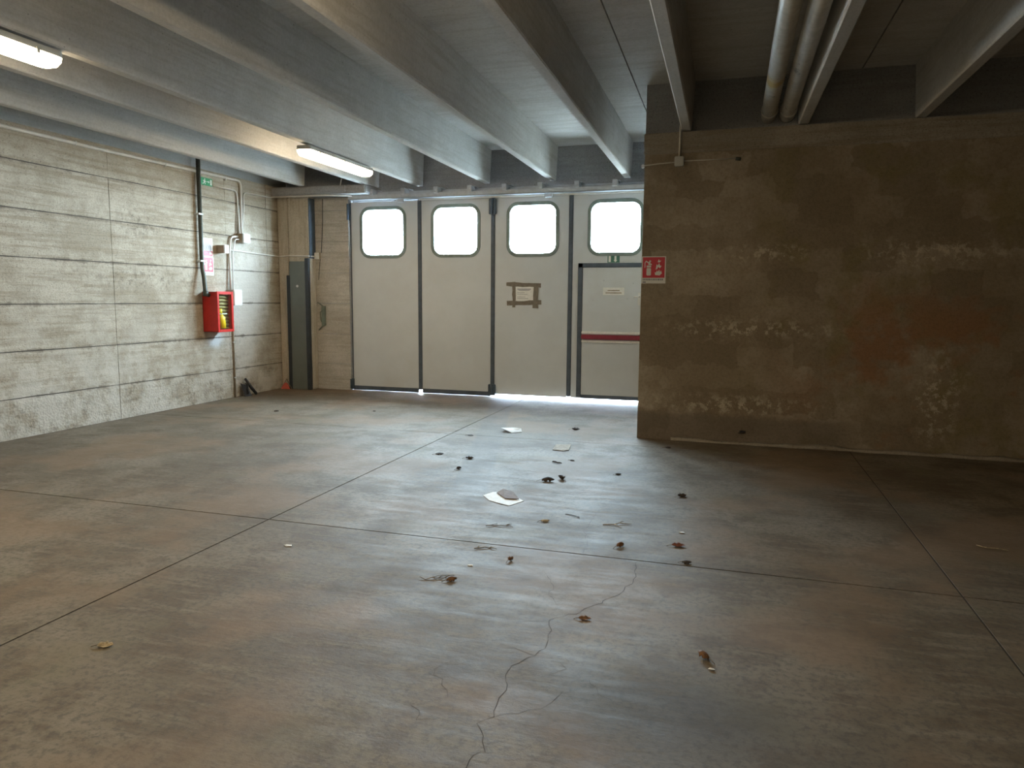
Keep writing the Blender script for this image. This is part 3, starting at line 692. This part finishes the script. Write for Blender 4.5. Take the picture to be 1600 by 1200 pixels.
MB().prism([(0.195, 0.015), (0.23, 0.015), (0.23, 0.092), (0.195, 0.092)], E1, AY, AZ, DX).build('doorway_mark', M['signwhite'], g1)

g2 = thing('hose_sign', (X, 8.87, 2.13), 'white and red hose reel sign, upper one beside the dark pipe', 'sign')
MB().box((X+0.003, 8.765, 2.135), (X+0.008, 8.99, 2.40)).build('board', M['signwhite'], g2)
MB().box((X+0.008, 8.775, 2.145), (X+0.0092, 8.98, 2.215)).build('red_strip', M['signred'], g2)
rg = MB(); E2 = (X+0.0094, 8.765, 2.135)
for r in (0.078, 0.058, 0.038, 0.02): rg.ring(circle(r, 28, 0.118, 0.13), circle(r-0.011, 28, 0.118, 0.13), E2, AY, AZ, DX)
rg.build('hose_reel_symbol', M['ink'], g2)
MB().prism([(0.15, 0.03), (0.20, 0.03), (0.20, 0.06), (0.165, 0.075), (0.15, 0.055)], E2, AY, AZ, DX).build('nozzle_symbol', M['signwhite'], g2)

g3 = thing('extinguisher_sign', (X, 8.87, 1.865), 'red fire extinguisher sign, lower one beside the dark pipe', 'sign')
MB().box((X+0.003, 8.765, 1.865), (X+0.008, 8.995, 2.128)).build('board', M['signwhite'], g3)
MB().box((X+0.008, 8.775, 1.915), (X+0.0092, 8.985, 2.12)).build('red_field', M['signred'], g3)
extinguisher_icons(g3, (X+0.0094, 8.78, 1.915), AY, AZ, DX, 0.20, M['signwhite'])
tx = MB(); rnd = random.Random(5); y = 8.785
while y < 8.97:
    w = rnd.uniform(0.008, 0.018); tx.box((X+0.0078, y, 1.885), (X+0.0088, y+w, 1.900)); y += w+0.007
tx.build('print', M['ink'], g3)

# boxes
def wallbox(name, label, y0, y1, z0, z1, d, side, lid, group=None):
    t = thing(name, (X, (y0+y1)/2, z0), label, 'junction box' if 'box' in name else 'sounder', group)
    MB().box((X, y0, z0), (X+d*0.78, y1, z1), 0.006).build('housing', side, t)
    MB().box((X+d*0.78, y0-0.003, z0-0.003), (X+d, y1+0.003, z1+0.003), 0.008).build('lid', lid, t)
    return t
wallbox('junction_box', 'upper grey junction box on the concrete wall where conduits meet', 9.53, 9.70, 2.385, 2.52, 0.14, M['tan'], M['greybox'], 'junction boxes on the concrete wall')
wallbox('junction_box', 'white junction box just right of the red hose cabinet', 9.255, 9.44, 1.43, 1.66, 0.15, M['lamphouse'], M['white'], 'junction boxes on the concrete wall')
sr = thing('alarm_sounder', (X, 9.12, 2.19), 'small tan box with pale front edge beside the hose reel sign', 'sounder')
MB().box((X, 9.075, 2.20), (X+0.13, 9.165, 2.312), 0.006).build('housing', M['tan'], sr)
MB().box((X+0.13, 9.07, 2.195), (X+0.155, 9.17, 2.317), 0.006).build('front', M['paper'], sr)

# conduits on the left wall
c1 = thing('wall_conduit', (X+0.02, 5.0, 3.30), 'long pale conduit along the top of the concrete wall bending down at its end', 'conduit')
MB().tube(bend([(X+0.022, -4.9, 3.295), (X+0.022, 7.0, 3.30), (X+0.022, 9.66, 3.325), (X+0.022, 9.655, 3.10), (X+0.05, 9.60, 2.51)], 0.13, 8), 0.021, 10).build('tube', M['conduit'], c1)
for y in (1.2, 2.6, 4.0, 5.4, 6.72, 8.1, 9.3):
    MB().box((X, y-0.012, 3.278), (X+0.042, y+0.012, 3.322), 0.003).build('clip', M['greybox'], c1)
c2 = thing('wall_conduit', (X+0.02, 9.3, 3.18), 'short pale conduit from the green exit sign down to the upper junction box', 'conduit')
MB().tube(bend([(X+0.018, 9.03, 3.165), (X+0.018, 9.56, 3.165), (X+0.018, 9.575, 3.0), (X+0.05, 9.555, 2.51)], 0.09, 8), 0.014, 8).build('tube', M['conduit'], c2)
MB().box((X, 9.562, 2.79), (X+0.032, 9.582, 2.81), 0.003).build('clip', M['greybox'], c2)
c3 = thing('wall_conduit', (X+0.02, 9.9, 3.15), 'thin conduit curving from the upper corner box across the pillar top to the gate', 'conduit')
MB().tube(bend([(X+0.045, 9.625, 2.51), (X+0.02, 9.715, 2.95), (X+0.02, 9.72, 3.165), (X+0.02, 10.40, 3.18), (X+0.06, 10.415, 3.185), (-6.30, 10.415, 3.185), (-5.95, 10.60, 3.19)], 0.07, 6), 0.012, 8).build('tube', M['conduit'], c3)
c4 = thing('wall_conduit', (X+0.02, 9.4, 1.65), 'bent conduit pair linking the upper grey box and the white box', 'conduit')
MB().tube(bend([(X+0.05, 9.51, 2.475), (X+0.03, 9.37, 2.46), (X+0.022, 9.335, 2.20), (X+0.05, 9.31, 1.65)], 0.09, 8), 0.016, 8).build('tube', M['conduit'], c4)
MB().tube(bend([(X+0.07, 9.51, 2.43), (X+0.05, 9.45, 2.43), (X+0.022, 9.415, 2.22), (X+0.05, 9.36, 1.65)], 0.07, 8), 0.010, 8).build('tube', M['white'], c4)
c5 = thing('wall_conduit', (X+0.02, 9.32, 0.0), 'single conduit running from the white box down to the floor', 'conduit')
MB().tube([(X+0.03, 9.335, 1.445), (X+0.018, 9.36, 1.2), (X+0.018, 9.36, 0.002)], 0.014, 8).build('tube', M['tan'], c5)
for z in (0.3, 0.85): MB().box((X, 9.34, z), (X+0.034, 9.38, z+0.02), 0.003).build('clip', M['greybox'], c5)
c6 = thing('wall_conduit', (X+0.02, 10.0, 2.27), 'level conduit from the tan sounder across the pillar to the small gate-side box', 'conduit')
MB().tube(bend([(X+0.05, 9.165, 2.265), (X+0.018, 9.23, 2.262), (X+0.018, 10.57, 2.235), (X+0.04, 10.585, 2.235), (-7.10, 10.572, 2.245), (-6.76, 10.572, 2.235), (-6.72, 10.76, 2.235)], 0.03, 5), 0.011, 8).build('tube', M['conduit'], c6)
b3 = thing('junction_box', (-6.70, BY, 2.19), 'small pale junction box on the concrete beside the dark steel door', 'junction box')
MB().box((-6.755, BY-0.045, 2.195), (-6.655, BY, 2.30), 0.006).build('housing', M['tan'], b3)
MB().box((-6.757, BY-0.055, 2.193), (-6.653, BY-0.045, 2.302), 0.004).build('lid', M['paper'], b3)
wi = MB(); wi.tube([(-6.59, BY-0.006, 3.18), (-6.60, BY-0.006, 2.8), (-6.635, BY-0.006, 2.30)], 0.006, 6)
wi.tube([(-6.66, BY-0.006, 2.20), (-6.70, BY-0.006, 1.85)], 0.005, 6)
tag(wi.build('thin_cable', M['doordark']), 'thin dark cable hanging down the concrete beside the gate', 'cable')

# wire hook under the lintel
hk = MB().tube([(-6.05, 10.42, 3.32), (-6.03, 10.41, 3.40), (-6.0, 10.41, 3.47), (-6.02, 10.41, 3.53)], 0.006, 6).tube([(-6.05, 10.42, 3.32), (-6.02, 10.40, 3.37), (-6.0, 10.41, 3.47)], 0.004, 6)
tag(hk.build('wire_hook', M['white']), 'pale twisted wire sticking up from the lintel beam under the lamp', 'wire')

# dark steel door leaf on the pillar
d2 = thing('door_2', (-6.94, 10.57, 0), 'dark grey-green steel door leaf against the corner pillar', kind='structure')
MB().box((-7.115, 10.545, 0.005), (-6.80, 10.585, 2.15), 0.004).build('leaf', M['doorgreen'], d2)
MB().box((-7.165, 10.535, 0.005), (-7.105, 10.588, 1.92), 0.004).build('edge_profile', M['doordark'], d2)
MB().box((-6.81, 10.53, 0.005), (-6.742, 10.588, 2.20), 0.004).build('edge_profile', M['doordark'], d2)
MB().box((-6.775, 10.60, 2.20), (-6.740, 10.77, 3.18), 0.003).build('upper_post', M['hinge'], d2)
MB().prism(circle(0.022, 14, -6.965, 1.74), (0, 10.5445, 0), (1, 0, 0), (0, 0, 1), (0, -0.004, 0)).build('round_sticker', M['greybox'], d2)
bk = thing('wall_bracket', (-6.62, BY, 1.02), 'grey-green bent steel bracket on the concrete right of the dark door', 'bracket')
MB().box((-6.635, BY-0.05, 1.085), (-6.575, BY, 1.41), 0.004).build('plate', M['bracket'], bk)
MB().tube([(-6.60, BY-0.03, 1.40), (-6.72, BY-0.02, 1.475)], 0.010, 6).tube([(-6.61, BY-0.03, 1.10), (-6.71, BY-0.02, 1.005)], 0.010, 6).tube([(-6.62, BY-0.03, 1.36), (-6.67, BY-0.03, 1.30), (-6.66, BY-0.03, 1.17), (-6.62, BY-0.03, 1.12)], 0.008, 6).build('arms', M['bracket'], bk)

# ------------------------------------------------------------------ things on the floor
bs = thing('black_scrap', (X+0.10, 9.60, 0), 'black plastic scraps leaning on the concrete wall near the corner', 'scrap')
MB().add([(X+0.12, 9.50, 0.0), (X+0.14, 9.60, 0.0), (X+0.06, 9.60, 0.17), (X+0.05, 9.48, 0.20), (X+0.10, 9.48, 0.0), (X+0.12, 9.61, 0.0), (X+0.035, 9.60, 0.16), (X+0.03, 9.47, 0.21)], [(0, 1, 2, 3), (7, 6, 5, 4), (0, 3, 7, 4), (1, 5, 6, 2), (3, 2, 6, 7), (0, 4, 5, 1)]).build('flap', M['black'], bs)
MB().tube([(X+0.14, 9.72, 0.015), (X+0.09, 9.66, 0.12), (X+0.035, 9.585, 0.275)], [0.022, 0.026, 0.018], 8).build('rod', M['black'], bs)
MB().tube([(X+0.13, 9.52, 0.05), (X+0.07, 9.60, 0.17), (X+0.06, 9.56, 0.2)], 0.012, 8).build('strap', M['black'], bs)
ot = thing('orange_triangle', (-7.25, 10.50, 0), 'small orange-red triangular scrap at the foot of the corner pillar', 'scrap')
MB().prism([(0, 0), (0.17, 0), (0.12, 0.09), (0.085, 0.11), (0.04, 0.07)], (-7.32, 10.545, 0.0), (1, 0, 0), (0, 0, 1), (0, -0.03, 0)).build('piece', M['orange'], ot)
MB().tube([(-7.335, 10.55, 0.006), (-7.23, 10.56, 0.17), (-7.11, 10.52, 0.006)], 0.006, 6).build('wire', M['twig'], ot)

def leaf(loc, size, rot, mat, label, seed, curl=0.6, lobes=3, name='dry_leaf', group='dry leaves scattered on the floor'):
    r = random.Random(seed); nu, nv = 9, 5; top = []
    x, y = loc; cr, s_ = math.cos(rot), math.sin(rot); ph = r.uniform(0, 6)
    for i in range(nu):
        u = i/(nu-1); w = math.sin(math.pi*min(1, u*0.95+0.05))**0.7*(0.36+0.10*math.cos(lobes*2*math.pi*u+ph))
        for j in range(nv):
            v = (j/(nv-1))*2-1
            a = (u-0.5)*size; b = v*w*size
            z = curl*size*(0.42*v*v*w/0.4+0.30*(2*u-1)**2)+0.10*size*curl*noise.noise(Vector((u*4+seed, v*3, seed*0.37)))
            b *= 1-0.45*curl*abs(v); a *= 1-0.2*curl
            top.append(Vector((a, b, z)))
    if seed % 2: top = [Vector((p.x, p.y, -p.z)) for p in top]
    top = [Vector((p.x, p.y, p.z*0.62+p.y*0.15)) for p in top]
    zmin = min(p.z for p in top)
    top = [Vector((x+p.x*cr-p.y*s_, y+p.x*s_+p.y*cr, p.z-zmin+0.0025)) for p in top]
    bot = [p-Vector((0, 0, 0.0018)) for p in top]; N = len(top); fs = []
    for i in range(nu-1):
        for j in range(nv-1):
            a = i*nv+j; q = (a, a+1, a+nv+1, a+nv); fs += [q, tuple(N+k for k in q[::-1])]
    rim = [i*nv for i in range(nu)]+[(nu-1)*nv+j for j in range(1, nv)]+[i*nv+nv-1 for i in range(nu-2, -1, -1)]+[j for j in range(nv-2, 0, -1)]
    for k in range(len(rim)): a, b = rim[k], rim[(k+1) % len(rim)]; fs.append((a, b, N+b, N+a))
    mb = MB(); mb.add(top+bot, fs, True); o = mb.build(name, mat)
    tag(o, label, 'leaf', group)
    p = top[nv//2]; d = Vector((-cr, -s_, 0))
    MB().tube([p, Vector(((p+d*size*0.2).x, (p+d*size*0.2).y, p.z*0.5+0.002)), Vector(((p+d*size*0.38).x, (p+d*size*0.38).y, 0.002))], 0.0016, 5).build('stem', M['twig'], o)
    return o
LD, LB, LR, LP = M['leafdark'], M['leafbrown'], M['leafred'], M['leafpale']
for i, (p, s, rt, m, lab, cu) in enumerate([
    ((-2.795, 7.586), 0.075, 0.1, LD, 'small dark leaf lying on the faint far floor joint', 0.3),
    ((-2.745, 6.559), 0.09, 0.5, LD, 'thin dark leaf nearest the long floor joint running to the gate', 0.35),
    ((-2.389, 6.466), 0.09, 0.3, LD, 'dark leaf of a close pair on the tyre track, the farther one', 0.6),
    ((-2.336, 6.035), 0.075, 1.1, LD, 'dark crumpled leaf of a close pair on the tyre track, the nearer one', 1.0),
    ((-1.73, 8.346), 0.11, 0.2, LD, 'dark leaf farthest away, right of the far white paper', 0.7),
    ((-1.45, 5.86), 0.13, 0.3, LD, 'left half of the biggest dark leaf clump in the bright patch', 0.8),
    ((-1.355, 5.965), 0.12, 2.2, LD, 'right half of the biggest dark leaf clump in the bright patch', 0.9),
    ((-1.423, 6.709), 0.05, 0.0, LD, 'tiny dark leaf just in front of the grey cardboard square', 0.4),
    ((-0.912, 6.288), 0.06, 0.4, LD, 'small dark leaf alone to the right of the dark leaf clump', 0.5),
    ((-0.587, 7.636), 0.07, 0.1, LD, 'small dark leaf close to the foot of the plaster wall corner', 0.4),
    ((-0.318, 5.736), 0.09, 0.6, LD, 'dark curled leaf at the right edge of the bright patch', 0.7),
    ((-0.616, 4.413), 0.085, 1.0, LB, 'brown curled leaf just beyond the cross joint, above the crack', 1.0),
    ((-0.264, 4.529), 0.09, 0.2, LR, 'reddish lacy leaf beyond the cross joint on the right', 0.5),
    ((-0.196, 4.247), 0.065, 0.2, LD, 'dark leaf touching the cross joint on its far side', 0.6),
    ((-1.203, 3.961), 0.065, 1.3, LB, 'brown upright leaf just in front of the cross joint', 1.0),
    ((-1.424, 3.568), 0.075, 0.7, LB, 'dark brown leaf beside the straw twigs', 0.9),
    ((-0.625, 3.313), 0.065, 0.2, LB, 'flat brown leaf right of the long crack', 0.4),
    ((-0.057, 3.098), 0.085, 2.4, LB, 'large curled orange-brown leaf nearest the viewpoint on the right', 1.1),
    ((-2.608, 2.387), 0.075, 0.4, LP, 'pale folded leaf alone at the lower left', 0.5),
    ((-5.906, 8.365), 0.075, 0.3, LD, 'small dark leaf alone near the concrete wall end', 0.6),
    ((-4.656, 8.815), 0.05, 0.3, LD, 'tiny dark leaf in front of the second gate leaf', 0.6),
    ((-1.195, 4.763), 0.07, 0.5, LP, 'small yellowish leaf beyond the cross joint, middle of the floor', 0.5),
]): leaf(p, s, rt, m, lab, 40+i*3, cu)
# shard on the plaster wall foot
sh = MB().prism([(0, 0), (0.07, 0.012), (0.075, 0.028), (0.03, 0.03), (0.012, 0.018), (0.02, 0.005)], (0.115, RY-0.03, 0.125), (1, 0, 0), (0, 0, 1), (0, 0.035, 0))
tag(sh.build('metal_stub', M['black']), 'small black metal stub sticking out low on the plaster wall', 'stub')

def twig(loc, L, rot, label, seed, forks=3, mat=None, r=0.0022, group='dry twigs on the floor'):
    q = random.Random(seed); mb = MB(); x, y = loc; d = Vector((math.cos(rot), math.sin(rot), 0)); nn = Vector((-d.y, d.x, 0))
    pts = [Vector((x, y, r))+d*L*(k/5-0.5)+nn*q.uniform(-.08, .08)*L+Vector((0, 0, q.uniform(0, 0.05)*L)) for k in range(6)]
    mb.tube(pts, [r, r*1.2, r*1.1, r, r*0.9, r*0.6], 6)
    for k in range(forks):
        p = pts[q.randint(1, 4)]; s = q.choice((-1, 1)); e = p+(d*q.uniform(0.2, 0.5)+nn*s*q.uniform(0.25, 0.5))*L*0.7; e.z = r
        mb.tube([p, p.lerp(e, 0.5)+Vector((0, 0, 0.01*q.random())), e], [r*0.9, r*0.7, r*0.5], 5)
    return tag(mb.build('dry_twig', mat or M['twig']), label, 'twig', group)
twig((-1.428, 4.109), 0.12, 0.6, 'forked dark twig touching the near side of the cross joint', 1, 3, r=0.003)
twig((-1.52, 3.555), 0.17, 0.3, 'spread of straw-like twigs left of a dark brown leaf', 2, 6, r=0.002)
twig((-1.479, 4.563), 0.17, 0.4, 'long forked pale twig beyond the cross joint', 3, 3, r=0.0026)
twig((-0.703, 4.85), 0.20, 0.3, 'curved pale twig at the right end of the bright patch', 4, 2, M['leafpale'], r=0.003)
twig((-1.538, 6.553), 0.10, -0.3, 'short dark stick between the cardboard square and the leaf clump', 5, 0, M['leafdark'], r=0.007)
twig((1.64, 5.105), 0.17, -0.25, 'thin stick alone on the dark right side of the floor', 6, 0, M['leafpale'], r=0.003)
twig((-1.039, 4.958), 0.12, -0.3, 'small dark twig in the near part of the bright patch', 7, 1, M['leafdark'], r=0.0025)

def sheet(name, label, cat, poly, mat, h=0.003, wave=0.01, seed=0):
    """thin lying sheet, a little buckled"""
    q = random.Random(seed); cx = sum(p[0] for p in poly)/len(poly); cy = sum(p[1] for p in poly)/len(poly)
    top = []; n = len(poly)
    for f in (1.0, 0.6):
        for p in poly: top.append(Vector((cx+(p[0]-cx)*f, cy+(p[1]-cy)*f, 0.001+q.uniform(0, wave))))
    top.append(Vector((cx, cy, 0.001+wave*0.6)))
    bot = [p-Vector((0, 0, 0.0)) for p in top]; top = [p+Vector((0, 0, h)) for p in top]; N = len(top); fs = []
    for k in range(n):
        j = (k+1) % n
        fs += [(k, j, n+j, n+k), (n+k, n+j, 2*n), (N+j, N+k, N+n+k, N+n+j), (N+n+j, N+n+k, N+2*n), (j, k, N+k, N+j)]
    mb = MB(); mb.add(top+bot, fs); o = mb.build(name, mat)
    return tag(o, label, cat) if label else o
sheet('crumpled_paper', 'crumpled white paper scrap farthest down the floor towards the gate', 'paper', [(-2.56, 8.00), (-2.50, 7.93), (-2.40, 7.90), (-2.30, 7.99), (-2.33, 8.06), (-2.44, 8.10), (-2.53, 8.07)], M['paper'], 0.003, 0.035, 2)
cbd = sheet('cardboard_square', 'flat grey-brown cardboard square beyond the dark leaf clump', 'cardboard', [(-1.75, 7.40), (-1.72, 7.12), (-1.60, 7.10), (-1.555, 7.16), (-1.59, 7.43)], M['card'], 0.004, 0.008, 3)
pp = sheet('torn_paper', 'torn white paper with a brown board on it in the bright patch', 'paper', [(-1.83, 5.26), (-1.74, 5.14), (-1.63, 5.08), (-1.55, 5.05), (-1.48, 5.21), (-1.57, 5.29), (-1.70, 5.40), (-1.78, 5.36)], M['paper'], 0.002, 0.006, 4)
bb = MB().add([(-1.74, 5.33, 0.012), (-1.63, 5.20, 0.010), (-1.52, 5.215, 0.010), (-1.60, 5.33, 0.030), (-1.70, 5.38, 0.034),
               (-1.74, 5.33, 0.016), (-1.63, 5.20, 0.014), (-1.52, 5.215, 0.014), (-1.60, 5.33, 0.034), (-1.70, 5.38, 0.038)],
              [(4, 3, 2, 1, 0), (5, 6, 7, 8, 9), (0, 1, 6, 5), (1, 2, 7, 6), (2, 3, 8, 7), (3, 4, 9, 8), (4, 0, 5, 9)]).build('brown_board', M['brown'], pp)
for (x, y), s, lab in (((-1.403, 3.808), 0.03, 'tiny white paper chip in front of the cross joint'), ((-0.262, 4.807), 0.035, 'tiny white chip beyond the reddish leaf'), ((-2.608, 3.77), 0.05, 'tiny pale paper chip left of the twigs, near the joint crossing'), ((-0.02, 3.0), 0.025, 'tiny pale chip beside the large curled leaf')):
    sheet('paper_chip', lab, 'paper', [(x-s*0.6, y), (x-s*0.1, y-s*0.3), (x+s*0.6, y-s*0.1), (x+s*0.3, y+s*0.35), (x-s*0.3, y+s*0.3)], M['paper'], 0.002, 0.004, int(s*1000))
